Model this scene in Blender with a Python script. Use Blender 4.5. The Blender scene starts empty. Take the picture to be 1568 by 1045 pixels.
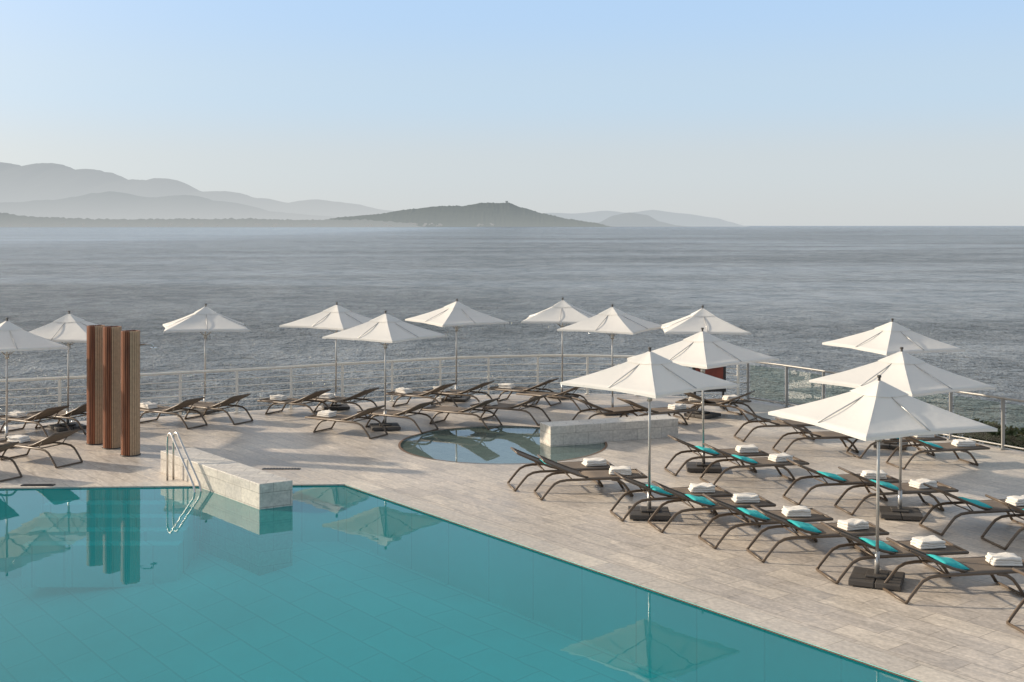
import bpy, bmesh, math, random
from mathutils import Vector, Matrix, noise
random.seed(7)
scene = bpy.context.scene
R = math.radians

# ------------------------------------------------------------ helpers
def new_mat(name):
    m = bpy.data.materials.new(name); m.use_nodes = True
    nt = m.node_tree
    for n in list(nt.nodes): nt.nodes.remove(n)
    out = nt.nodes.new('ShaderNodeOutputMaterial')
    return m, nt, out
def N(nt, t, **kw):
    n = nt.nodes.new(t)
    for k, v in kw.items():
        if k in n.inputs: n.inputs[k].default_value = v
        else: setattr(n, k, v)
    return n
def L(nt, a, b): nt.links.new(a, b)
def c4(c): return (c[0], c[1], c[2], 1)
def MR(nt, src, a, b, c, d):
    r = N(nt, 'ShaderNodeMapRange'); r.inputs[1].default_value = a; r.inputs[2].default_value = b; r.inputs[3].default_value = c; r.inputs[4].default_value = d
    L(nt, src, r.inputs[0]); return r.outputs[0]
def MUL(nt, a, b):
    m = N(nt, 'ShaderNodeMath', operation='MULTIPLY'); L(nt, a, m.inputs[0]); L(nt, b, m.inputs[1]); return m.outputs[0]

def simple(name, col, rough=0.5, metal=0.0, var=0.15, scale=8.0, bump=0.0):
    m, nt, out = new_mat(name)
    p = N(nt, 'ShaderNodeBsdfPrincipled'); p.inputs['Roughness'].default_value = rough
    p.inputs['Metallic'].default_value = metal
    tc = N(nt, 'ShaderNodeTexCoord'); nz = N(nt, 'ShaderNodeTexNoise')
    nz.inputs['Scale'].default_value = scale; nz.inputs['Detail'].default_value = 5
    L(nt, tc.outputs['Object'], nz.inputs['Vector'])
    mx = N(nt, 'ShaderNodeMixRGB')
    mx.inputs[1].default_value = c4([x*(1-var) for x in col]); mx.inputs[2].default_value = c4([min(1, x*(1+var)) for x in col])
    L(nt, nz.outputs['Fac'], mx.inputs[0]); L(nt, mx.outputs[0], p.inputs['Base Color'])
    if bump:
        b = N(nt, 'ShaderNodeBump'); b.inputs['Strength'].default_value = bump; b.inputs['Distance'].default_value = 0.01
        L(nt, nz.outputs['Fac'], b.inputs['Height']); L(nt, b.outputs[0], p.inputs['Normal'])
    L(nt, p.outputs[0], out.inputs[0])
    return m

def mesh_obj(name, bm, mats, smooth=False, parent=None, loc=None, rot=0):
    me = bpy.data.meshes.new(name); bm.to_mesh(me); bm.free()
    for m in mats: me.materials.append(m)
    if smooth:
        for p in me.polygons: p.use_smooth = True
    o = bpy.data.objects.new(name, me); scene.collection.objects.link(o)
    if parent: o.parent = parent
    if loc: o.location = loc
    o.rotation_euler = (0, 0, rot)
    return o
def inst(name, me, loc, rot, parent=None):
    o = bpy.data.objects.new(name, me); scene.collection.objects.link(o)
    o.location = loc; o.rotation_euler = (0, 0, rot)
    if parent: o.parent = parent
    return o

def tube(bm, pts, r, n=8, mat=0, flat=1.0, smooth=True):
    pts = [Vector(p) for p in pts]
    rings = []
    up = None
    for i, p in enumerate(pts):
        if i == 0: t = pts[1]-p
        elif i == len(pts)-1: t = p-pts[i-1]
        else: t = (pts[i+1]-p).normalized()+(p-pts[i-1]).normalized()
        t.normalize()
        if up is None:
            up = Vector((0, 0, 1)) if abs(t.z) < 0.9 else Vector((0, 1, 0))
        a = t.cross(up).normalized(); b = a.cross(t).normalized(); up = b
        rings.append([bm.verts.new(p+a*math.cos(2*math.pi*k/n)*r*flat+b*math.sin(2*math.pi*k/n)*r) for k in range(n)])
    for i in range(len(rings)-1):
        for k in range(n):
            f = bm.faces.new((rings[i][k], rings[i][(k+1) % n], rings[i+1][(k+1) % n], rings[i+1][k]))
            f.material_index = mat; f.smooth = smooth
    for rg in (rings[0], rings[-1][::-1]):
        f = bm.faces.new(rg[::-1]); f.material_index = mat

def box(bm, c, s, mat=0, rz=0, bev=0.0):
    b2 = bmesh.new(); bmesh.ops.create_cube(b2, size=1)
    for v in b2.verts: v.co = Vector((v.co.x*s[0], v.co.y*s[1], v.co.z*s[2]))
    if bev: bmesh.ops.bevel(b2, geom=b2.edges[:], offset=bev, segments=2, affect='EDGES', profile=0.5)
    M = Matrix.Translation(Vector(c)) @ Matrix.Rotation(rz, 4, 'Z')
    vm = {v: bm.verts.new(M @ v.co) for v in b2.verts}
    for f in b2.faces:
        nf = bm.faces.new([vm[v] for v in f.verts]); nf.material_index = mat
    b2.free()

def prism(name, poly, z0, z1, mats, bev=0.0, bottom=False):
    bm = bmesh.new(); uv = bm.loops.layers.uv.new('UVMap')
    n = len(poly)
    t = [bm.verts.new((p[0], p[1], z1)) for p in poly]; b = [bm.verts.new((p[0], p[1], z0)) for p in poly]
    f = bm.faces.new(t)
    s = 0
    for l in f.loops: l[uv].uv = (l.vert.co.x, l.vert.co.y)
    for i in range(n):
        j = (i+1) % n; d = (Vector(poly[j])-Vector(poly[i])).length
        f = bm.faces.new((b[i], b[j], t[j], t[i]))
        for l, c in zip(f.loops, ((s, z0), (s+d, z0), (s+d, z1), (s, z1))): l[uv].uv = c
        s += d
    if bev:
        bmesh.ops.bevel(bm, geom=[e for e in bm.edges if e.calc_length() > 0.05], offset=bev, segments=2, affect='EDGES', profile=0.5)
    bmesh.ops.recalc_face_normals(bm, faces=bm.faces[:])
    return mesh_obj(name, bm, mats)

def filled(name, loops, z, mats):
    cu = bpy.data.curves.new(name+'_c', 'CURVE'); cu.dimensions = '2D'; cu.fill_mode = 'BOTH'
    for lp in loops:
        sp = cu.splines.new('POLY'); sp.points.add(len(lp)-1); sp.use_cyclic_u = True
        for i, p in enumerate(lp): sp.points[i].co = (p[0], p[1], 0, 1)
    co = bpy.data.objects.new(name+'_c', cu); scene.collection.objects.link(co)
    bpy.context.view_layer.update()
    dg = bpy.context.evaluated_depsgraph_get()
    me = bpy.data.meshes.new_from_object(co.evaluated_get(dg))
    bpy.data.objects.remove(co)
    bm = bmesh.new(); bm.from_mesh(me)
    for f in bm.faces:
        if f.normal.z < 0: f.normal_flip()
    bm.to_mesh(me); bm.free()
    me.name = name; me.materials.clear()
    for m in mats: me.materials.append(m)
    o = bpy.data.objects.new(name, me); scene.collection.objects.link(o); o.location.z = z
    return o

# ------------------------------------------------------------ materials
ROWANG = math.atan2(-0.789, 0.614)     # direction of the pool's long edge

def stone(name, base, joints=True, uv=False, bw=0.9, bh=0.45, rough=0.45, joint_dark=0.6, streak=0.25, tilevar=0.10, jw=0.007):
    m, nt, out = new_mat(name)
    p = N(nt, 'ShaderNodeBsdfPrincipled')
    tc = N(nt, 'ShaderNodeTexCoord'); mp = N(nt, 'ShaderNodeMapping')
    if not uv: mp.inputs['Rotation'].default_value = (0, 0, -ROWANG)
    L(nt, tc.outputs['UV' if uv else 'Object'], mp.inputs['Vector'])
    br = N(nt, 'ShaderNodeTexBrick')
    br.inputs['Scale'].default_value = 1; br.inputs['Brick Width'].default_value = bw; br.inputs['Row Height'].default_value = bh
    br.inputs['Mortar Size'].default_value = jw; br.inputs['Mortar Smooth'].default_value = 0.3; br.inputs['Bias'].default_value = 0
    br.inputs['Color1'].default_value = (1-tilevar*1.4, 1-tilevar*1.4, 1-tilevar*1.3, 1); br.inputs['Color2'].default_value = (1+tilevar*.8, 1+tilevar*.7, 1+tilevar*.4, 1)
    br.inputs['Mortar'].default_value = (joint_dark, joint_dark*0.97, joint_dark*0.93, 1)
    L(nt, mp.outputs[0], br.inputs['Vector'])
    n1 = N(nt, 'ShaderNodeTexNoise'); n1.inputs['Scale'].default_value = 3.3; n1.inputs['Detail'].default_value = 9; n1.inputs['Roughness'].default_value = 0.7; n1.inputs['Distortion'].default_value = 1.4
    mp2 = N(nt, 'ShaderNodeMapping'); mp2.inputs['Scale'].default_value = (0.5, 2.0, 1)
    L(nt, mp.outputs[0], mp2.inputs[0]); L(nt, mp2.outputs[0], n1.inputs['Vector'])
    r1 = MR(nt, n1.outputs['Fac'], 0.3, 0.7, 1-streak, 1+streak*0.5)
    n2 = N(nt, 'ShaderNodeTexNoise'); n2.inputs['Scale'].default_value = 0.3; n2.inputs['Detail'].default_value = 6
    L(nt, tc.outputs['Object'], n2.inputs['Vector'])
    r2 = MR(nt, n2.outputs['Fac'], 0.3, 0.7, 0.78, 1.12)
    n3 = N(nt, 'ShaderNodeTexNoise'); n3.inputs['Scale'].default_value = 18; n3.inputs['Detail'].default_value = 5
    L(nt, tc.outputs['Object'], n3.inputs['Vector'])
    r3 = MR(nt, n3.outputs['Fac'], 0.25, 0.75, 0.78, 1.16)
    mu2 = MUL(nt, MUL(nt, r1, r2), r3)
    mx = N(nt, 'ShaderNodeMixRGB', blend_type='MULTIPLY'); mx.inputs[0].default_value = 1
    mx.inputs[1].default_value = c4(base); L(nt, mu2, mx.inputs[2])
    if joints:
        mj = N(nt, 'ShaderNodeMixRGB', blend_type='MULTIPLY'); mj.inputs[0].default_value = 1
        L(nt, mx.outputs[0], mj.inputs[1]); L(nt, br.outputs['Color'], mj.inputs[2]); col = mj.outputs[0]
    else: col = mx.outputs[0]
    L(nt, col, p.inputs['Base Color'])
    L(nt, MR(nt, n1.outputs['Fac'], 0.35, 0.7, rough-0.1, rough+0.15), p.inputs['Roughness'])
    b = N(nt, 'ShaderNodeBump'); b.inputs['Strength'].default_value = 0.35; b.inputs['Distance'].default_value = 0.01
    L(nt, n1.outputs['Fac'], b.inputs['Height']); L(nt, b.outputs[0], p.inputs['Normal'])
    L(nt, p.outputs[0], out.inputs[0])
    return m

M_deck = stone('deck_marble', (0.62, 0.55, 0.475), bw=0.8, bh=0.4, streak=0.34)
M_coping = stone('coping_marble', (0.65, 0.585, 0.505), bw=1.0, bh=0.5, streak=0.2)
M_wall = stone('wall_marble', (0.66, 0.61, 0.54), uv=True, bw=0.6, bh=0.25, streak=0.25, joint_dark=0.6)
M_concrete = stone('retaining_wall_concrete', (0.38, 0.36, 0.33), joints=False)
M_basin = stone('basin_stone', (0.60, 0.65, 0.58), bw=0.4, bh=0.4)
M_rust = simple('corten_trim', (0.20, 0.12, 0.075), 0.6, 0.2, 0.3)

def pool_tile():
    m, nt, out = new_mat('pool_tile')
    p = N(nt, 'ShaderNodeBsdfPrincipled', Roughness=0.5)
    tc = N(nt, 'ShaderNodeTexCoord'); mp = N(nt, 'ShaderNodeMapping'); mp.inputs['Rotation'].default_value = (0, 0, -ROWANG)
    L(nt, tc.outputs['Object'], mp.inputs[0])
    br = N(nt, 'ShaderNodeTexBrick'); br.inputs['Scale'].default_value = 1; br.inputs['Brick Width'].default_value = 1.1; br.inputs['Row Height'].default_value = 0.55
    br.offset = 0.5
    br.inputs['Mortar Size'].default_value = 0.018; br.inputs['Mortar Smooth'].default_value = 0.5
    br.inputs['Color1'].default_value = (0.27, 0.84, 0.84, 1); br.inputs['Color2'].default_value = (0.32, 0.90, 0.89, 1); br.inputs['Mortar'].default_value = (0.19, 0.67, 0.68, 1)
    L(nt, mp.outputs[0], br.inputs['Vector'])
    n = N(nt, 'ShaderNodeTexNoise'); n.inputs['Scale'].default_value = 0.5; n.inputs['Detail'].default_value = 5
    L(nt, tc.outputs['Object'], n.inputs['Vector'])
    r = MR(nt, n.outputs['Fac'], .3, .7, 0.86, 1.1)
    mx = N(nt, 'ShaderNodeMixRGB', blend_type='MULTIPLY'); mx.inputs[0].default_value = 1
    L(nt, br.outputs['Color'], mx.inputs[1]); L(nt, r, mx.inputs[2])
    # deeper tiles take on the blue-green of the water above them
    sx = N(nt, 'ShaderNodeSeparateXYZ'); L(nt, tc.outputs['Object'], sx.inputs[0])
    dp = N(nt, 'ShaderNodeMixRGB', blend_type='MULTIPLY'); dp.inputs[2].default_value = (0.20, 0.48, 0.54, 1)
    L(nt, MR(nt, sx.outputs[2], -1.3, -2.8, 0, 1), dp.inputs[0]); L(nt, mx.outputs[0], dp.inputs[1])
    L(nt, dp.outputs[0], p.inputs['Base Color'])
    L(nt, p.outputs[0], out.inputs[0]); return m
M_tile = pool_tile()

def pool_water(name, tint, scat, sf):
    m, nt, out = new_mat(name)
    tc = N(nt, 'ShaderNodeTexCoord')
    n = N(nt, 'ShaderNodeTexNoise'); n.inputs['Scale'].default_value = 1.6; n.inputs['Detail'].default_value = 3; n.inputs['Roughness'].default_value = 0.45
    L(nt, tc.outputs['Object'], n.inputs['Vector'])
    b = N(nt, 'ShaderNodeBump'); b.inputs['Strength'].default_value = 1.0; b.inputs['Distance'].default_value = 0.0014
    L(nt, n.outputs['Fac'], b.inputs['Height'])
    fr = N(nt, 'ShaderNodeFresnel'); fr.inputs['IOR'].default_value = 1.43; L(nt, b.outputs[0], fr.inputs['Normal'])
    tr = N(nt, 'ShaderNodeBsdfTransparent'); tr.inputs[0].default_value = c4(tint)
    df = N(nt, 'ShaderNodeBsdfDiffuse'); df.inputs[0].default_value = c4(scat)      # light scattered back by the water itself
    ms = N(nt, 'ShaderNodeMixShader'); ms.inputs[0].default_value = sf; L(nt, tr.outputs[0], ms.inputs[1]); L(nt, df.outputs[0], ms.inputs[2])
    gl = N(nt, 'ShaderNodeBsdfGlossy'); gl.inputs['Roughness'].default_value = 0.006; L(nt, b.outputs[0], gl.inputs['Normal'])
    mx = N(nt, 'ShaderNodeMixShader'); L(nt, fr.outputs[0], mx.inputs[0]); L(nt, ms.outputs[0], mx.inputs[1]); L(nt, gl.outputs[0], mx.inputs[2])
    L(nt, mx.outputs[0], out.inputs[0])
    return m
M_water = pool_water('pool_water', (0.22, 0.98, 1.0), (0.03, 0.46, 0.48), 0.28); M_water2 = pool_water('basin_water', (0.88, 0.96, 0.94), (0.34, 0.46, 0.42), 0.25)

def sea_mat():
    m, nt, out = new_mat('sea_water')
    p = N(nt, 'ShaderNodeBsdfPrincipled'); p.inputs['IOR'].default_value = 1.34
    tc = N(nt, 'ShaderNodeTexCoord')
    def nz(sx, sy, rot, det, ro, dist):
        mp = N(nt, 'ShaderNodeMapping'); mp.inputs['Scale'].default_value = (sx, sy, 1); mp.inputs['Rotation'].default_value = (0, 0, R(rot))
        L(nt, tc.outputs['Object'], mp.inputs[0])
        n = N(nt, 'ShaderNodeTexNoise'); n.inputs['Scale'].default_value = 1; n.inputs['Detail'].default_value = det; n.inputs['Roughness'].default_value = ro; n.inputs['Distortion'].default_value = dist
        L(nt, mp.outputs[0], n.inputs['Vector']); return n.outputs['Fac']
    fine = nz(0.8, 0.95, 12, 5, 0.62, 0.5)
    swell = nz(0.26, 0.22, -15, 5, 0.78, 0.3)
    chop = nz(0.09, 0.045, 14, 6, 0.82, 0.0)
    slick = nz(0.0035, 0.014, -6, 6, 0.6, 0.7)
    sxyz = N(nt, 'ShaderNodeSeparateXYZ'); L(nt, tc.outputs['Object'], sxyz.inputs[0])
    shel = MR(nt, sxyz.outputs[0], -20, -260, 1.0, 0.22)     # calmer water in the lee of the bay
    st = MUL(nt, MR(nt, slick, .44, .62, 1.0, .4), shel)
    b0 = N(nt, 'ShaderNodeBump'); b0.inputs['Distance'].default_value = 6.5; L(nt, chop, b0.inputs['Height']); L(nt, st, b0.inputs['Strength'])
    b1 = N(nt, 'ShaderNodeBump'); b1.inputs['Distance'].default_value = 3.0; L(nt, swell, b1.inputs['Height']); L(nt, st, b1.inputs['Strength'])
    b2 = N(nt, 'ShaderNodeBump'); b2.inputs['Distance'].default_value = 1.0; L(nt, fine, b2.inputs['Height']); L(nt, st, b2.inputs['Strength'])
    L(nt, b0.outputs[0], b1.inputs['Normal']); L(nt, b1.outputs[0], b2.inputs['Normal'])
    L(nt, b2.outputs[0], p.inputs['Normal'])
    mx = N(nt, 'ShaderNodeMixRGB'); mx.inputs[1].default_value = (0.025, 0.03, 0.035, 1); mx.inputs[2].default_value = (0.23, 0.24, 0.245, 1)  # ripple lights and darks painted into the base colour
    ad = N(nt, 'ShaderNodeMath', operation='ADD'); L(nt, swell, ad.inputs[0]); L(nt, chop, ad.inputs[1])
    L(nt, MR(nt, ad.outputs[0], .84, 1.16, 0, 1), mx.inputs[0]); L(nt, mx.outputs[0], p.inputs['Base Color'])
    p.inputs['Roughness'].default_value = 0.13
    L(nt, p.outputs[0], out.inputs[0]); return m
M_sea = sea_mat()

def fabric_white():
    m, nt, out = new_mat('umbrella_canvas')
    p = N(nt, 'ShaderNodeBsdfPrincipled', Roughness=0.85); p.inputs['Base Color'].default_value = (0.87, 0.85, 0.81, 1)
    tc = N(nt, 'ShaderNodeTexCoord'); n = N(nt, 'ShaderNodeTexNoise'); n.inputs['Scale'].default_value = 3.5; n.inputs['Detail'].default_value = 3
    L(nt, tc.outputs['Object'], n.inputs['Vector'])
    b = N(nt, 'ShaderNodeBump'); b.inputs['Strength'].default_value = 0.4; b.inputs['Distance'].default_value = 0.03
    L(nt, n.outputs['Fac'], b.inputs['Height']); L(nt, b.outputs[0], p.inputs['Normal'])
    t = N(nt, 'ShaderNodeBsdfTranslucent'); t.inputs[0].default_value = (0.86, 0.83, 0.77, 1)
    mx = N(nt, 'ShaderNodeMixShader'); mx.inputs[0].default_value = 0.3
    L(nt, p.outputs[0], mx.inputs[1]); L(nt, t.outputs[0], mx.inputs[2]); L(nt, mx.outputs[0], out.inputs[0]); return m
M_canvas = fabric_white()
M_alu = simple('brushed_aluminium', (0.52, 0.51, 0.49), 0.35, 0.7, 0.08)
M_white = simple('cream_painted_steel', (0.80, 0.76, 0.68), 0.4, 0.0, 0.06)
M_grey = simple('grey_painted_steel', (0.32, 0.31, 0.29), 0.4, 0.3, 0.1)
M_base = simple('umbrella_base_cast', (0.075, 0.066, 0.058), 0.6, 0.0, 0.25)
M_frame = simple('lounger_frame_bronze', (0.13, 0.096, 0.068), 0.42, 0.1, 0.15)
M_sling = simple('lounger_sling_fabric', (0.165, 0.128, 0.096), 0.8, 0.0, 0.15, 60, 0.4)
M_towel = simple('towel_cotton', (0.80, 0.75, 0.68), 0.95, 0.0, 0.06, 40, 0.6)
M_turq = simple('turquoise_terry', (0.03, 0.44, 0.45), 0.9, 0.0, 0.15, 30, 0.5)
M_steel = simple('stainless_steel', (0.62, 0.60, 0.57), 0.22, 1.0, 0.04)
M_dark = simple('dark_metal', (0.03, 0.03, 0.03), 0.5)
M_red = simple('red_poster', (0.22, 0.045, 0.025), 0.5, 0, 0.7, 7)
M_hedge = simple('hedge_leaves', (0.10, 0.11, 0.04), 0.7, 0, 0.5, 3)

def wood_mat():
    m, nt, out = new_mat('slatted_wood')
    p = N(nt, 'ShaderNodeBsdfPrincipled', Roughness=0.55)
    tc = N(nt, 'ShaderNodeTexCoord'); mp = N(nt, 'ShaderNodeMapping'); mp.inputs['Scale'].default_value = (14, 14, 0.8)
    L(nt, tc.outputs['Object'], mp.inputs[0])
    n = N(nt, 'ShaderNodeTexNoise'); n.inputs['Scale'].default_value = 1.5; n.inputs['Detail'].default_value = 8
    L(nt, mp.outputs[0], n.inputs['Vector'])
    cr = N(nt, 'ShaderNodeValToRGB')
    cr.color_ramp.elements[0].position = 0.3; cr.color_ramp.elements[0].color = (0.09, 0.028, 0.012, 1)
    cr.color_ramp.elements[1].position = 0.7; cr.color_ramp.elements[1].color = (0.34, 0.12, 0.048, 1)
    L(nt, n.outputs['Fac'], cr.inputs[0]); L(nt, cr.outputs[0], p.inputs['Base Color']); L(nt, p.outputs[0], out.inputs[0]); return m
M_wood = wood_mat()
M_wood2 = simple('pale_tan_wood', (0.46, 0.31, 0.19), 0.65, 0, 0.3, 20)  # paler tan wood for the right-front slats of each column

def glass_mat():
    m, nt, out = new_mat('railing_glass')
    fr = N(nt, 'ShaderNodeFresnel'); fr.inputs['IOR'].default_value = 1.45
    tr = N(nt, 'ShaderNodeBsdfTransparent'); tr.inputs[0].default_value = (0.70, 0.77, 0.70, 1)
    gl = N(nt, 'ShaderNodeBsdfGlossy'); gl.inputs['Roughness'].default_value = 0.02
    mx = N(nt, 'ShaderNodeMixShader'); L(nt, fr.outputs[0], mx.inputs[0]); L(nt, tr.outputs[0], mx.inputs[1]); L(nt, gl.outputs[0], mx.inputs[2])
    L(nt, mx.outputs[0], out.inputs[0]); return m
M_glass = glass_mat()

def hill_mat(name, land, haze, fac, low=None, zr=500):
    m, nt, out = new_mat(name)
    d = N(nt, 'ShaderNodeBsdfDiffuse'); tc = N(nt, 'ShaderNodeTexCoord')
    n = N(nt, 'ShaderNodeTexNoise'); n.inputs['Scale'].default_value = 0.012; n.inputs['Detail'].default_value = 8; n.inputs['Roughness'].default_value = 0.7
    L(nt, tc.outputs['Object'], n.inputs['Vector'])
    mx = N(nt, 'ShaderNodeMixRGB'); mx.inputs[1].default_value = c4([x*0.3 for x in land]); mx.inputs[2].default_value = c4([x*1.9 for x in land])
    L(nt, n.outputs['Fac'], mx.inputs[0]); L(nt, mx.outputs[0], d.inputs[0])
    e = N(nt, 'ShaderNodeEmission')  # distance haze painted as a glow over the land colour
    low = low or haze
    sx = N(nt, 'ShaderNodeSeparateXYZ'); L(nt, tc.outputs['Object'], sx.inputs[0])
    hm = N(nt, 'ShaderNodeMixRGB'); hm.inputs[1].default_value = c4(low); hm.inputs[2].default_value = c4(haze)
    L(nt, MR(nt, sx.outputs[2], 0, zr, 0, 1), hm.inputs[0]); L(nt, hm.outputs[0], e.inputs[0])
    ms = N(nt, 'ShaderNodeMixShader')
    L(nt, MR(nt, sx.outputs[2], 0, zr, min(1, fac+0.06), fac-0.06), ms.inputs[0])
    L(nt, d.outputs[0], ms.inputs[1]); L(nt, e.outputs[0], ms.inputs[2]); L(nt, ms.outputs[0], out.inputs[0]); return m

# ------------------------------------------------------------ world, sun, camera
SUN_EL = R(22); SUN_AZ = R(-74)     # azimuth clockwise from +Y
sd = Vector((math.sin(SUN_AZ)*math.cos(SUN_EL), math.cos(SUN_AZ)*math.cos(SUN_EL), math.sin(SUN_EL)))
w = bpy.data.worlds.new("World"); scene.world = w; w.use_nodes = True
nt = w.node_tree; bg = nt.nodes['Background']; bg.inputs[1].default_value = 0.13
sky = nt.nodes.new('ShaderNodeTexSky'); sky.sky_type = 'NISHITA'; sky.sun_disc = False
sky.sun_elevation = SUN_EL; sky.sun_rotation = SUN_AZ % (2*math.pi); sky.air_density = 1.0; sky.dust_density = 0.6; sky.ozone_density = 2.0; sky.altitude = 0
# marine haze: a pale veil that thickens toward the horizon, brighter toward the sun; upper colours set for ambient fill
tc = N(nt, 'ShaderNodeTexCoord'); sx = N(nt, 'ShaderNodeSeparateXYZ'); L(nt, tc.outputs['Generated'], sx.inputs[0])
cr = N(nt, 'ShaderNodeValToRGB'); cr.color_ramp.interpolation = 'EASE'
K_ = 1/0.13
els = cr.color_ramp.elements
els[0].position = 0.0; els[0].color = (0.645, 0.68, 0.70, 1)
els[1].position = 1.0; els[1].color = (0.37, 0.42, 0.49, 1)
for ps, c in ((0.05, (0.635, 0.695, 0.74, 1)), (0.11, (0.56, 0.71, 0.86, 1)), (0.185, (0.49, 0.69, 0.95, 1)), (0.33, (0.43, 0.51, 0.61, 1))):
    e = els.new(ps); e.color = c
L(nt, sx.outputs[2], cr.inputs[0])
dt = N(nt, 'ShaderNodeVectorMath', operation='DOT_PRODUCT'); dt.inputs[1].default_value = sd; L(nt, tc.outputs['Generated'], dt.inputs[0])
mxm = N(nt, 'ShaderNodeMath', operation='MAXIMUM'); mxm.inputs[1].default_value = 0; L(nt, dt.outputs['Value'], mxm.inputs[0])
pw = N(nt, 'ShaderNodeMath', operation='POWER'); pw.inputs[1].default_value = 5; L(nt, mxm.outputs[0], pw.inputs[0])
gl = N(nt, 'ShaderNodeMixRGB', blend_type='ADD'); gl.inputs[2].default_value = (1.2, 0.92, 0.60, 1); L(nt, pw.outputs[0], gl.inputs[0]); L(nt, cr.outputs[0], gl.inputs[1])
sc = N(nt, 'ShaderNodeVectorMath', operation='SCALE'); sc.inputs['Scale'].default_value = K_; L(nt, gl.outputs[0], sc.inputs[0])
mixs = N(nt, 'ShaderNodeMixRGB'); mixs.inputs[0].default_value = 0.9; L(nt, sky.outputs[0], mixs.inputs[1]); L(nt, sc.outputs[0], mixs.inputs[2])
L(nt, mixs.outputs[0], bg.inputs[0])
sl = bpy.data.lights.new('sun', 'SUN'); sl.energy = 5.0; sl.angle = R(1.2); sl.color = (1, 0.86, 0.68)
so = bpy.data.objects.new('sun', sl); scene.collection.objects.link(so)
so.rotation_euler = sd.to_track_quat('Z', 'Y').to_euler(); so.location = (-20, 5, 20)

cam = bpy.data.cameras.new('camera'); co = bpy.data.objects.new('camera', cam); scene.collection.objects.link(co)
co.location = (0, 0, 4.8); co.rotation_euler = (R(90), 0, 0)
cam.lens = 41.8; cam.sensor_width = 36; cam.shift_y = -0.1126; cam.clip_end = 200000; cam.clip_start = 0.1
scene.camera = co
scene.view_settings.view_transform = 'Standard'; scene.view_settings.look = 'None'; scene.view_settings.exposure = 0

# ------------------------------------------------------------ sea & hills
bm = bmesh.new()
vs = [bm.verts.new(v) for v in ((-90000, -3000, -4), (90000, -3000, -4), (90000, 90000, -4), (-90000, 90000, -4))]
bm.faces.new(vs); mesh_obj('sea', bm, [M_sea])

def hills(name, D, prof, mat, depth, rough=0.06, seed=0, fine=0.0):
    x0, x1 = prof[0][0], prof[-1][0]
    nx = 520; ny = 14
    def hz(x):
        for a, b in zip(prof, prof[1:]):
            if a[0] <= x <= b[0]:
                t = (x-a[0])/(b[0]-a[0]); t2 = t*t*(3-2*t); t = 0.5*t+0.5*t2
                return a[1]+(b[1]-a[1])*t
        return 0
    bm = bmesh.new(); rows = []
    for j in range(ny+1):
        t = j/ny; row = []
        for i in range(nx+1):
            x = x0+(x1-x0)*i/nx
            pr = math.sin(min(1, t/0.62)*math.pi/2) if t <= 0.62 else math.cos((t-0.62)/0.38*math.pi/2)
            h = hz(x)
            k = 1+rough*noise.fractal(Vector((x*3+seed, t*4, seed)), 0.9, 2.1, 5)*(1.0 if t != 0.62 else 0.4)
            hh = h*pr*k + fine*max(0, noise.noise(Vector((x*60, t*9, seed))))*(1 if 0.05 < t < 0.95 and h > 5 else 0)
            if j in (0, ny): hh = -3
            row.append(bm.verts.new((x*1000, D*1000+(t-0.62)*depth*1000, hh-4)))
        rows.append(row)
    for j in range(ny):
        for i in range(nx):
            f = bm.faces.new((rows[j][i], rows[j][i+1], rows[j+1][i+1], rows[j+1][i])); f.smooth = True
    return mesh_obj(name, bm, [mat])
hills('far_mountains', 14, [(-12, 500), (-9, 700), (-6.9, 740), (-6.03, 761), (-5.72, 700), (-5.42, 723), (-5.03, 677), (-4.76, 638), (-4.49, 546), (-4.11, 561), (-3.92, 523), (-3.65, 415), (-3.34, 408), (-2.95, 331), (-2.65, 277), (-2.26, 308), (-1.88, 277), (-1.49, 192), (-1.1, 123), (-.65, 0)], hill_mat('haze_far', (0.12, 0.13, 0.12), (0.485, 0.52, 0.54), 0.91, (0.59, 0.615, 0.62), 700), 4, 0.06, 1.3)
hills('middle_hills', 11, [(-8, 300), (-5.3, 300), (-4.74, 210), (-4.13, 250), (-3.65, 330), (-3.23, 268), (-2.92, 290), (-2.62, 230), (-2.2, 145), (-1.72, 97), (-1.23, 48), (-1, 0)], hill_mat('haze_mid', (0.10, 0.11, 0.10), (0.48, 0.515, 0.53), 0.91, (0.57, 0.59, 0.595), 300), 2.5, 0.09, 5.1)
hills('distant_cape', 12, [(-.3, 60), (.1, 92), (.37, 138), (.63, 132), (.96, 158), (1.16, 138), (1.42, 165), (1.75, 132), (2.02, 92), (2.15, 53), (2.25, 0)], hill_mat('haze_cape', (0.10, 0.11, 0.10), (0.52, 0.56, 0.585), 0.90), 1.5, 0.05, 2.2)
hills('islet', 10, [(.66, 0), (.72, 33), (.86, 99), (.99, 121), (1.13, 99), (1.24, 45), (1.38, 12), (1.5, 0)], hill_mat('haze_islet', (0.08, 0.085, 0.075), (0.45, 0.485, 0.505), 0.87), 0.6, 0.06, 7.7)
hills('wooded_headland', 9, [(-1.75, 0), (-1.55, 30), (-1.26, 74), (-1.01, 94), (-.81, 124), (-.61, 148), (-.415, 163), (-.218, 173), (-.02, 173), (.08, 143), (.23, 99), (.425, 59), (.62, 30), (.74, 0)], hill_mat('haze_headland', (0.075, 0.08, 0.06), (0.28, 0.315, 0.33), 0.72, (0.37, 0.40, 0.40), 170), 1.0, 0.09, 3.3, 8)
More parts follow.
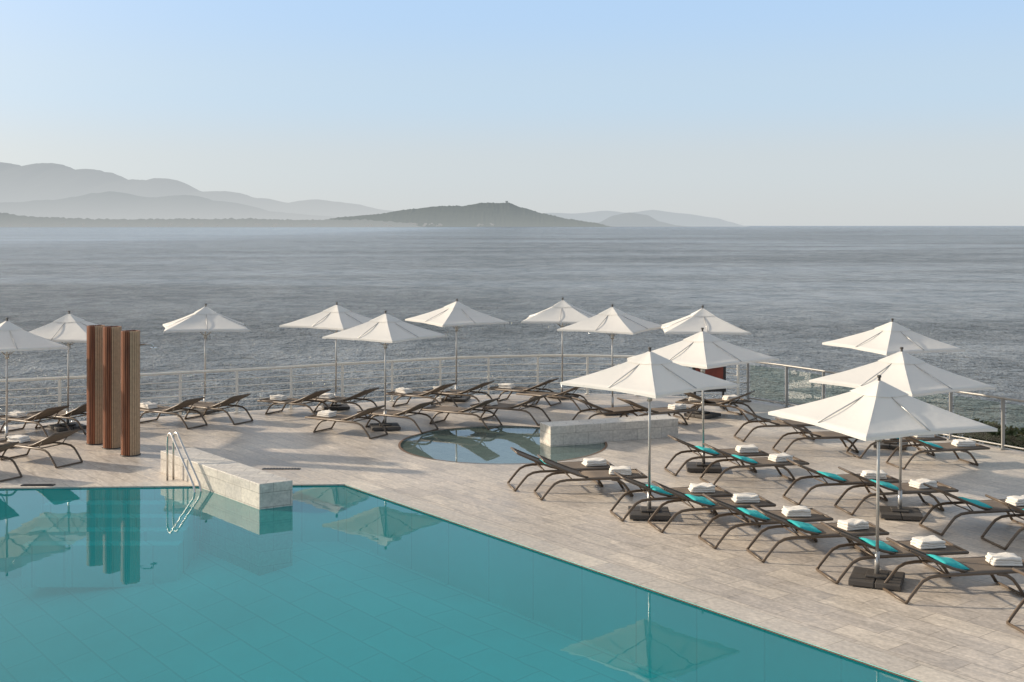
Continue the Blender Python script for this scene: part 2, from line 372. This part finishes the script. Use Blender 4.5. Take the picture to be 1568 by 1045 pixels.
hills('coastline', 7.5, [(-6, 90), (-3.64, 90), (-3.23, 84), (-2.98, 58), (-2.6, 46), (-2, 46), (-1.66, 50), (-1.38, 42), (-.92, 42), (-.76, 30), (-.55, 0)], hill_mat('haze_coast', (0.08, 0.09, 0.07), (0.39, 0.42, 0.425), 0.80, (0.45, 0.47, 0.47), 90), 0.8, 0.08, 9.1, 18)
bm = bmesh.new()
tube(bm, [(-40, 8990, 150), (-40, 8990, 188)], 9, 12); tube(bm, [(-40, 8990, 188), (-40, 8990, 192)], 11, 12)
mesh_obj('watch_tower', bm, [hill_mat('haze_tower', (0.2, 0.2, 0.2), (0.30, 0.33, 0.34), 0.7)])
bm = bmesh.new()
for i in range(90):
    if random.random() < 0.55:
        x = random.uniform(-900, -100); y = 8420+random.uniform(-60, 60); z = random.uniform(2, 22)
    else:
        x = random.uniform(-3000, -700); y = 6990+random.uniform(-20, 40); z = random.uniform(0, 16)
    box(bm, (x, y, z), (random.uniform(8, 22), 10, random.uniform(6, 10)))
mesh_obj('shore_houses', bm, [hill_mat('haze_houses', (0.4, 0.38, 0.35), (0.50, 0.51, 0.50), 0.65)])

# ------------------------------------------------------------ deck
EDGE = [(-22, 26.2), (-16, 27.3), (-12.2, 28.4), (-9.2, 29.5), (-6.04, 31.0), (-4.3, 31.95), (-2.6, 32.8), (-1.3, 33.4), (-.07, 33.7), (1.1, 33.85), (2.15, 33.85), (3.4, 33.6), (4.66, 33.3), (6.45, 32.5), (7.1, 31.7), (7.8, 30.5), (9.3, 27.6), (10.8, 25.1), (12.6, 22.3), (15, 18.4), (18, 13.8)]
outer = [(-22, -4)] + [(x*1.012, y+0.18) for x, y in EDGE] + [(18.4, -4)]
POOL = [(-16, 3), (-16, 21.35), (-9.36, 21.75), (-3.1, 22.06), (4.26, 12.59), (9.4, 5.98), (9.4, 3)]
CX, CY, CR = -0.2, 26.2, 2.3
circ = [(CX+CR*math.cos(a*math.pi/48), CY+CR*math.sin(a*math.pi/48)) for a in range(96)]
filled('deck', [outer, POOL, circ], 0, [M_deck])

def inset_path(path, off):
    res = []
    for i, p in enumerate(path):
        a = Vector(path[max(i-1, 0)]); b = Vector(path[min(i+1, len(path)-1)]); d = (b-a).normalized()
        res.append((p[0]-d.y*off, p[1]+d.x*off))
    return res
def strip(name, path, off, z, mat):
    bm = bmesh.new(); q = inset_path(path, off)
    A = [bm.verts.new((p[0], p[1], z)) for p in path]; B = [bm.verts.new((p[0], p[1], z)) for p in q]
    for i in range(len(A)-1): bm.faces.new((A[i], A[i+1], B[i+1], B[i]))
    bm.normal_update()
    for f in bm.faces:
        if f.normal.z < 0: f.normal_flip()
    return mesh_obj(name, bm, [mat])
strip('pool_coping', POOL[1:6], 0.42, 0.005, M_coping)
bm = bmesh.new()
A = [bm.verts.new((p[0], p[1], 0.0)) for p in outer]; B = [bm.verts.new((p[0], p[1], -6)) for p in outer]
for i in range(len(A)-1): bm.faces.new((A[i], A[i+1], B[i+1], B[i]))
mesh_obj('terrace_retaining_wall', bm, [M_concrete])

def walls(name, poly, z0, z1, mat):
    bm = bmesh.new(); n = len(poly)
    A = [bm.verts.new((p[0], p[1], z1)) for p in poly]; B = [bm.verts.new((p[0], p[1], z0)) for p in poly]
    for i in range(n): bm.faces.new((A[i], A[(i+1) % n], B[(i+1) % n], B[i]))
    return bm
bm = walls('w', POOL, -3.2, 0, M_tile)
# sloping floor: shallow by the diagonal edge, deep at the far corner of the tank
def fz(x, y):
    s = (x+3.1)*0.789+(y-22.06)*0.614
    return -1.05-max(0, min(1.75, (-s-1.5)*0.17))
bm.faces.new([bm.verts.new((p[0], p[1], -3.1)) for p in POOL])
G = [[bm.verts.new((-16.2+26*i/52, 2.8+19.6*j/40, fz(-16.2+26*i/52, 2.8+19.6*j/40))) for i in range(53)] for j in range(41)]
for j in range(40):
    for i in range(52): 
        f = bm.faces.new((G[j][i], G[j][i+1], G[j+1][i+1], G[j+1][i])); f.smooth = True
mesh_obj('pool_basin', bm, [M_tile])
strip('pool_edge_trim', POOL[1:6], -0.04, -0.006, M_rust)
bm = bmesh.new(); bm.faces.new([bm.verts.new((p[0], p[1], -0.022)) for p in POOL])
bm.normal_update()
for f in bm.faces:
    if f.normal.z < 0: f.normal_flip()
mesh_obj('pool_water', bm, [M_water])
bm = bmesh.new()
for k in range(4):
    box(bm, (-7.1, 21.72-0.32*k-0.1, -0.75-0.16*k/2-0.08), (2.7, 0.36+0.0*k, 1.2-0.16*k))
mesh_obj('pool_steps', bm, [M_tile])

bm = walls('w', circ, -0.35, 0, M_basin); bm.faces.new([bm.verts.new((p[0], p[1], -0.18)) for p in circ])
mesh_obj('round_basin', bm, [M_basin])
bm = bmesh.new(); bm.faces.new([bm.verts.new((p[0], p[1], -0.02)) for p in circ]); mesh_obj('round_basin_water', bm, [M_water2])
c2 = circ+[circ[0]]
strip('round_basin_rim', c2, 0.05, 0.006, M_rust)

prism('marble_weir_wall', [(-6.86, 23.2), (-4.29, 20.2), (-3.78, 20.5), (-6.32, 23.55)], -1.4, 0.41, [M_wall], 0.008)
prism('marble_bench_wall', [(.84, 25.93), (3.78, 27.02), (3.56, 27.58), (.62, 26.49)], -0.34, 0.42, [M_wall], 0.008)
bm = bmesh.new()
box(bm, (-4.55, 23.45, 0.004), (0.75, 0.1, 0.012))
for k in range(12): box(bm, (-4.88+0.06*k, 23.45, 0.012), (0.02, 0.09, 0.008))
mesh_obj('drain_grate', bm, [M_dark])
bm = bmesh.new(); box(bm, (-8.75, 21.95, 0.012), (0.6, 0.12, 0.02)); box(bm, (-8.75, 21.95, 0.026), (0.5, 0.05, 0.008)); mesh_obj('pool_skimmer_cover', bm, [M_dark])

# ------------------------------------------------------------ railing
bm = bmesh.new()
def resample(path, step):
    pts = [Vector(p) for p in path]; out = [pts[0].copy()]; acc = 0
    for a, b in zip(pts, pts[1:]):
        d = (b-a).length; t = step-acc
        while t <= d: out.append(a+(b-a)*(t/d)); t += step
        acc = d-(t-step)
    return out
K = 13
left = [Vector(p) for p in EDGE[:K+1]]; right = [Vector(p) for p in EDGE[K:]]
pl = resample(left, 1.42)
def along(path, z): return [(p[0], p[1], z) for p in path]
tube(bm, along(left, 1.1), 0.034, 8, 0)
for z in (0.15, 0.33, 0.51, 0.69, 0.87): tube(bm, along(left, z), 0.013, 6, 0)
for p in pl:
    box(bm, (p.x, p.y, 0.54), (0.06, 0.06, 1.08), 0); box(bm, (p.x, p.y, 0.012), (0.14, 0.14, 0.02), 0)
mesh_obj('terrace_railing', bm, [M_white])
bm = bmesh.new()
pr = resample(right, 1.35)
tube(bm, along(right, 1.1), 0.028, 8, 0); tube(bm, along(right, 0.09), 0.02, 6, 0)
for p in pr:
    box(bm, (p.x, p.y, 0.54), (0.06, 0.06, 1.08), 0); box(bm, (p.x, p.y, 0.012), (0.15, 0.15, 0.02), 0)
for a, b in zip(pr, pr[1:]):
    d = (b-a).normalized(); a2 = a+d*0.08; b2 = b-d*0.08
    f = bm.faces.new([bm.verts.new((a2.x, a2.y, 0.14)), bm.verts.new((b2.x, b2.y, 0.14)), bm.verts.new((b2.x, b2.y, 1.0)), bm.verts.new((a2.x, a2.y, 1.0))]); f.material_index = 1
mesh_obj('glass_railing', bm, [M_grey, M_glass])
bm = bmesh.new()
for i in range(9000):
    t = random.random()
    k = random.randint(0, 3); a = Vector(EDGE[16+k]); b = Vector(EDGE[17+k])
    p = a+(b-a)*t; off = random.uniform(0.35, 2.4)
    d = (b-a).normalized(); p = p+Vector((-d.y, d.x))*off
    z = -0.4+0.6*math.sin(off/2.4*math.pi)+0.2*noise.noise(Vector((p.x, p.y, 0)))+random.uniform(-0.2, 0.1)
    n = Vector((random.gauss(0, 1), random.gauss(0, 1), random.gauss(0, 1)+0.6)).normalized(); u = n.orthogonal().normalized(); v = n.cross(u); s = random.uniform(0.04, 0.09)
    c = Vector((p.x, p.y, z)); bm.faces.new([bm.verts.new(c+u*s), bm.verts.new(c+v*s*0.6), bm.verts.new(c-u*s), bm.verts.new(c-v*s*0.6)])
mesh_obj('coastal_hedge', bm, [M_hedge])

# ------------------------------------------------------------ umbrellas
APX, RIM, HD = 2.69, 2.19, 1.48
def umbrella_mesh(seed):
    bm = bmesh.new(); nu, nv = 12, 10
    corners = [Vector((HD*math.cos(R(90*k)), HD*math.sin(R(90*k)))) for k in range(4)]
    def surf(k, s, t):
        a, b = corners[k], corners[(k+1) % 4]
        p = a.lerp(b, s)
        bow = math.sin(s*math.pi)
        p = p*(1-0.055*bow*t)*t
        z = APX-(APX-RIM)*(0.8*t+0.2*(1-(1-t)**2))
        z -= 0.035*bow*math.sin(t*math.pi) - 0.01*bow*t
        z += 0.008*noise.noise(Vector((p.x*3+seed*5, p.y*3, seed)))*t
        return Vector((p.x, p.y, z))
    for k in range(4):
        g = [[bm.verts.new(surf(k, i/nu, 0.06+0.94*j/nv)) for i in range(nu+1)] for j in range(nv+1)]
        for j in range(nv):
            for i in range(nu):
                f = bm.faces.new((g[j][i], g[j+1][i], g[j+1][i+1], g[j][i+1])); f.smooth = True
        hem = [bm.verts.new(surf(k, i/nu, 1.0)+Vector((0, 0, -0.04))) for i in range(nu+1)]
        for i in range(nu): f = bm.faces.new((g[nv][i], hem[i], hem[i+1], g[nv][i+1]))
        cp = [[bm.verts.new(surf(k, i/6, 0.02+0.24*j/3)+Vector((0, 0, 0.04-0.008*j))) for i in range(7)] for j in range(4)]
        for j in range(3):
            for i in range(6): f = bm.faces.new((cp[j][i], cp[j+1][i], cp[j+1][i+1], cp[j][i+1])); f.smooth = True
        c = corners[k]
        tube(bm, [(0, 0, APX-0.06), (c.x*0.98, c.y*0.98, RIM-0.02)], 0.012, 6, 1)
        tube(bm, [(c.x*0.5, c.y*0.5, RIM+0.22), (0, 0, 1.95)], 0.009, 6, 1)
        m = (corners[k]+corners[(k+1) % 4])*0.47
        tube(bm, [(0, 0, APX-0.06), (m.x, m.y, RIM+0.02)], 0.009, 6, 1)
    tube(bm, [(0, 0, 0.1), (0, 0, APX)], 0.022, 10, 1)
    tube(bm, [(0, 0, 1.9), (0, 0, 2.0)], 0.045, 10, 1)
    tube(bm, [(0, 0, APX), (0, 0, APX+0.07)], 0.018, 8, 2); tube(bm, [(0, 0, APX+0.07), (0, 0, APX+0.1)], 0.028, 8, 2)
    tube(bm, [(0, 0, 0.1), (0, 0, 0.42)], 0.034, 10, 1)
    for sx in (-1, 1):
        for sy in (-1, 1): box(bm, (sx*0.17, sy*0.17, 0.05), (0.33, 0.33, 0.075), 2, 0, 0.012)
    box(bm, (0, 0, 0.105), (0.28, 0.28, 0.03), 2, 0, 0.008)
    me = bpy.data.meshes.new('umbrella'); bm.to_mesh(me); bm.free()
    for m in (M_canvas, M_alu, M_base): me.materials.append(m)
    return me
ums = [umbrella_mesh(i) for i in range(4)]
UMB = [(-11.04, 25.97, -10), (-10.5, 28.1, 43), (-7.91, 30.6, -28), (-4.63, 31.2, 15), (-3.0, 28.1, 12), (-1.54, 32.7, -12), (1.40, 33.2, 38),
       (2.57, 30.4, 15), (4.79, 29.9, 43), (3.77, 23.4, -6), (2.267, 19.65, -3), (8.22, 25.8, -22), (6.41, 19.65, -12), (4.91, 16.0, -23)]
for i, (x, y, a) in enumerate(UMB):
    o = inst('patio_umbrella', ums[i % 4], (x, y, 0.002), R(a)); o.rotation_euler = (R(random.uniform(-.8, .8)), R(random.uniform(-.8, .8)), R(a))

# ------------------------------------------------------------ loungers
def lounger_mesh():
    bm = bmesh.new(); W = 0.32
    def slab(prof, w, th, mat, sag=0.0, nyy=6):
        rows = []
        for (s, h) in prof:
            rows.append([bm.verts.new((s, -w+2*w*i/nyy, h-sag*math.sin(math.pi*i/nyy))) for i in range(nyy+1)])
        low = [[bm.verts.new(v.co+Vector((0, 0, -th))) for v in r] for r in rows]
        for j in range(len(rows)-1):
            for i in range(nyy):
                f = bm.faces.new((rows[j][i], rows[j+1][i], rows[j+1][i+1], rows[j][i+1])); f.material_index = mat; f.smooth = True
                f = bm.faces.new((low[j][i+1], low[j+1][i+1], low[j+1][i], low[j][i])); f.material_index = mat; f.smooth = True
        for j in range(len(rows)-1):
            for i, fl in ((0, 0), (nyy, 1)):
                q = (rows[j][i], low[j][i], low[j+1][i], rows[j+1][i]); f = bm.faces.new(q if not fl else q[::-1]); f.material_index = mat
        for j in (0, len(rows)-1):
            for i in range(nyy):
                f = bm.faces.new((rows[j][i], rows[j][i+1], low[j][i+1], low[j][i])); f.material_index = mat
    slab([(0.76, .365), (1.0, .36), (1.3, .355), (1.6, .353), (1.8, .35)], 0.305, 0.012, 1, 0.012)
    slab([(0.01, .668), (0.15, .60), (0.3, .535), (0.5, .45), (0.65, .395), (0.75, .372)], 0.29, 0.012, 1, 0.015)
    for y in (-W, W):
        tube(bm, [(-.06, y, .018), (-0.02, y, .07), (0.1, y, .21), (0.17, y, .28), (0.27, y, .325), (.4, y, .34), (1.84, y, .34)], 0.023, 8, 0, 0.8)
        tube(bm, [(1.2, y, .325), (1.33, y, .30), (1.42, y, .24), (1.5, y, .14), (1.58, y, .018)], 0.023, 8, 0, 0.8)
        yy = y*0.93
        tube(bm, [(0.78, yy, .365), (0.6, yy, .412), (0.3, yy, .535), (0.0, yy, .672)], 0.019, 8, 0, 0.8)
        tube(bm, [(0.34, yy, .51), (0.5, yy, .34)], 0.01, 6, 0)
    tube(bm, [(-.06, -W, .018), (-.06, W, .018)], 0.018, 8, 0); tube(bm, [(1.58, -W, .018), (1.58, W, .018)], 0.018, 8, 0)
    tube(bm, [(1.84, -W, .34), (1.84, W, .34)], 0.02, 8, 0); tube(bm, [(0.0, -W*.93, .672), (0.0, W*.93, .672)], 0.018, 8, 0)
    tube(bm, [(.78, -W, .335), (.78, W, .335)], 0.016, 8, 0); tube(bm, [(.5, -W, .335), (.5, W, .335)], 0.012, 8, 0)
    me = bpy.data.meshes.new('sun_lounger'); bm.to_mesh(me); bm.free()
    me.materials.append(M_frame); me.materials.append(M_sling); return me
lm = lounger_mesh()

def towel_mesh(seed):
    rnd = random.Random(seed); bm = bmesh.new()
    for k in range(3):
        box(bm, (rnd.uniform(-.012, .012), rnd.uniform(-.012, .012), 0.022+0.036*k), (0.40-0.015*k+rnd.uniform(-.01, .01), 0.27+rnd.uniform(-.015, .01), 0.038), 0, R(rnd.uniform(-4, 4)), 0.016)
    bmesh.ops.subdivide_edges(bm, edges=[e for e in bm.edges if e.calc_length() > 0.1], cuts=5, use_grid_fill=True)
    for v in bm.verts:
        nz = noise.noise(v.co*9+Vector((seed*3, 0, 0)))*0.03
        v.co += Vector((noise.noise(v.co*14+Vector((0, seed, 0)))*0.012, noise.noise(v.co*12+Vector((0, seed, 4)))*0.01, nz*v.co.z/0.1))
    me = bpy.data.meshes.new('folded_towel'); bm.to_mesh(me); bm.free(); me.materials.append(M_towel)
    for p in me.polygons: p.use_smooth = True
    return me
tms = [towel_mesh(i) for i in range(6)]
def turq_mesh(seed):
    bm = bmesh.new(); n = 12
    top = []; bot = []
    def sh(s):
        pts = [(0.15, .60), (0.3, .535), (0.5, .45), (0.65, .395), (0.75, .372), (1.0, .36)]
        for a, b in zip(pts, pts[1:]):
            if a[0] <= s <= b[0]: return a[1]+(b[1]-a[1])*(s-a[0])/(b[0]-a[0])
        return .36
    for j in range(n+1):
        rt = []; rb = []
        for i in range(n+1):
            a, b = j/n, i/n
            s = 0.52+0.34*a; y = -0.24+0.48*b
            puff = max(0, math.sin(math.pi*a)*math.sin(math.pi*b))**0.35
            z = sh(s)+0.005
            wr = noise.noise(Vector((s*8, y*8, seed)))*0.016
            rt.append(bm.verts.new((s, y, z+0.012+(0.045+wr)*puff))); rb.append(bm.verts.new((s, y, z)))
        top.append(rt); bot.append(rb)
    for j in range(n):
        for i in range(n):
            bm.faces.new((top[j][i], top[j+1][i], top[j+1][i+1], top[j][i+1])); bm.faces.new((bot[j][i+1], bot[j+1][i+1], bot[j+1][i], bot[j][i]))
    for i in range(n):
        for q in ((top[0][i], top[0][i+1], bot[0][i+1], bot[0][i]), (top[n][i+1], top[n][i], bot[n][i], bot[n][i+1]), (top[i+1][0], top[i][0], bot[i][0], bot[i+1][0]), (top[i][n], top[i+1][n], bot[i+1][n], bot[i][n])): bm.faces.new(q)
    me = bpy.data.meshes.new('turquoise_cushion'); bm.to_mesh(me); bm.free(); me.materials.append(M_turq)
    for p in me.polygons: p.use_smooth = True
    return me
qms = [turq_mesh(i) for i in range(3)]

def lounger(x, y, ang, towel=True, cushion=True):
    a = R(ang+random.uniform(-2, 2))
    inst('sun_lounger', lm, (x, y, 0.003), a)
    if towel:
        s = 1.46+random.uniform(-.07, .07)
        inst('folded_towel', random.choice(tms), (x+s*math.cos(a), y+s*math.sin(a), 0.352), a+R(random.uniform(-14, 14)))
    if cushion:
        inst('turquoise_cushion', random.choice(qms), (x, y, 0.003), a)
for x, y, c in [(.05, 21.78, 1), (.52, 21.07, 0), (1.78, 19.59, 1), (2.33, 18.88, 1), (3.0, 17.96, 1), (3.58, 17.24, 1), (4.35, 16.23, 1), (5.0, 15.39, 1), (6.08, 14.0, 1),
             (3.13, 23.1, 1), (3.69, 22.2, 1), (4.91, 20.7, 1), (5.63, 20.0, 1), (6.64, 18.7, 1), (7.3, 17.9, 1), (7.18, 24.8, 1), (7.69, 23.7, 1)]:
    lounger(x, y, 11, True, bool(c))
for x, y in [(5.15, 26.7), (5.69, 25.2)]: lounger(x, y, 8, False, False)
for x, y in [(1.57, 28.3), (2.65, 28.2), (4.26, 29.7)]: lounger(x, y, 25, x > 2, False)
for x, y, t in [(-7.53, 28.3, 1), (-6.57, 28.9, 0), (-4.71, 29.7, 1), (-3.53, 30.0, 1), (-3.07, 27.0, 1), (-1.96, 27.7, 0), (-1.63, 30.9, 1), (-.62, 31.3, 1), (-.45, 28.2, 0), (.73, 28.8, 1),
             (1.12, 31.9, 1), (1.88, 30.9, 0), (5.9, 29.4, 1), (-10.3, 27.0, 1), (-9.7, 27.6, 0), (-8.9, 23.8, 1), (-9.55, 22.4, 0)]:
    lounger(x, y, 150, bool(t), False)

# ------------------------------------------------------------ shower columns
def column(x, y, h, shower=False):
    e = bpy.data.objects.new('shower_column', None); scene.collection.objects.link(e); e.location = (x, y, 0)
    bm = bmesh.new(); r = 0.19; n = 26
    tube(bm, [(0, 0, 0.0), (0, 0, h-0.03)], r-0.03, 24, 1, smooth=False)
    for k in range(n):
        a = 2*math.pi*k/n
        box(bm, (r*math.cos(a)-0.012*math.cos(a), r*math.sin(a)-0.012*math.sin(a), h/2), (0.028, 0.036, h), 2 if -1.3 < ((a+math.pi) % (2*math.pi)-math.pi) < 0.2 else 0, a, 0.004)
    tube(bm, [(0, 0, 0.0), (0, 0, 0.02)], r+0.02, 28, 1)
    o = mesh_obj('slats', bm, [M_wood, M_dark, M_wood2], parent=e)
    if shower:
        bm = bmesh.new()
        tube(bm, [(r-.01, 0, 2.3), (r+.22, 0, 2.33), (r+.28, 0, 2.31), (r+.29, 0, 2.25)], 0.014, 8)
        tube(bm, [(r+.29, 0, 2.25), (r+.29, 0, 2.235), (r+.29, 0, 2.23)], 0.07, 14)
        mesh_obj('shower_head', bm, [M_steel], parent=e)
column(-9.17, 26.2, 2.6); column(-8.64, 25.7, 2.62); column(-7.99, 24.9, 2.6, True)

# pool handrail
bm = bmesh.new()
d = Vector((.65, -.76)).normalized()
o0 = Vector((-6.39, 22.5))
for off in (0.02, 0.14):
    q = o0+Vector((-.76, -.65))*off
    P = lambda t, z: (q.x+d.x*t, q.y+d.y*t, z)
    tube(bm, [P(0, 0), P(0, .7), P(.02, .84), P(.08, .9), P(.16, .9), P(.26, .82), P(1.1, .1), P(1.18, -.05), P(1.18, -.9)], 0.021, 10)
mesh_obj('pool_handrail', bm, [M_steel])

# notice board
bm = bmesh.new()
box(bm, (0, 0, .86), (0.9, 0.06, 0.84), 0, 0, 0.01); box(bm, (0, -.034, .84), (0.74, 0.01, 0.60), 1)
for sx in (-.38, .38): box(bm, (sx, 0, .22), (.05, .05, .44), 0)
box(bm, (-.38, 0, .02), (.08, .4, .03), 0); box(bm, (.38, 0, .02), (.08, .4, .03), 0)
mesh_obj('notice_board', bm, [M_dark, M_red], loc=(5.17, 31.2, 0.002), rot=R(6))
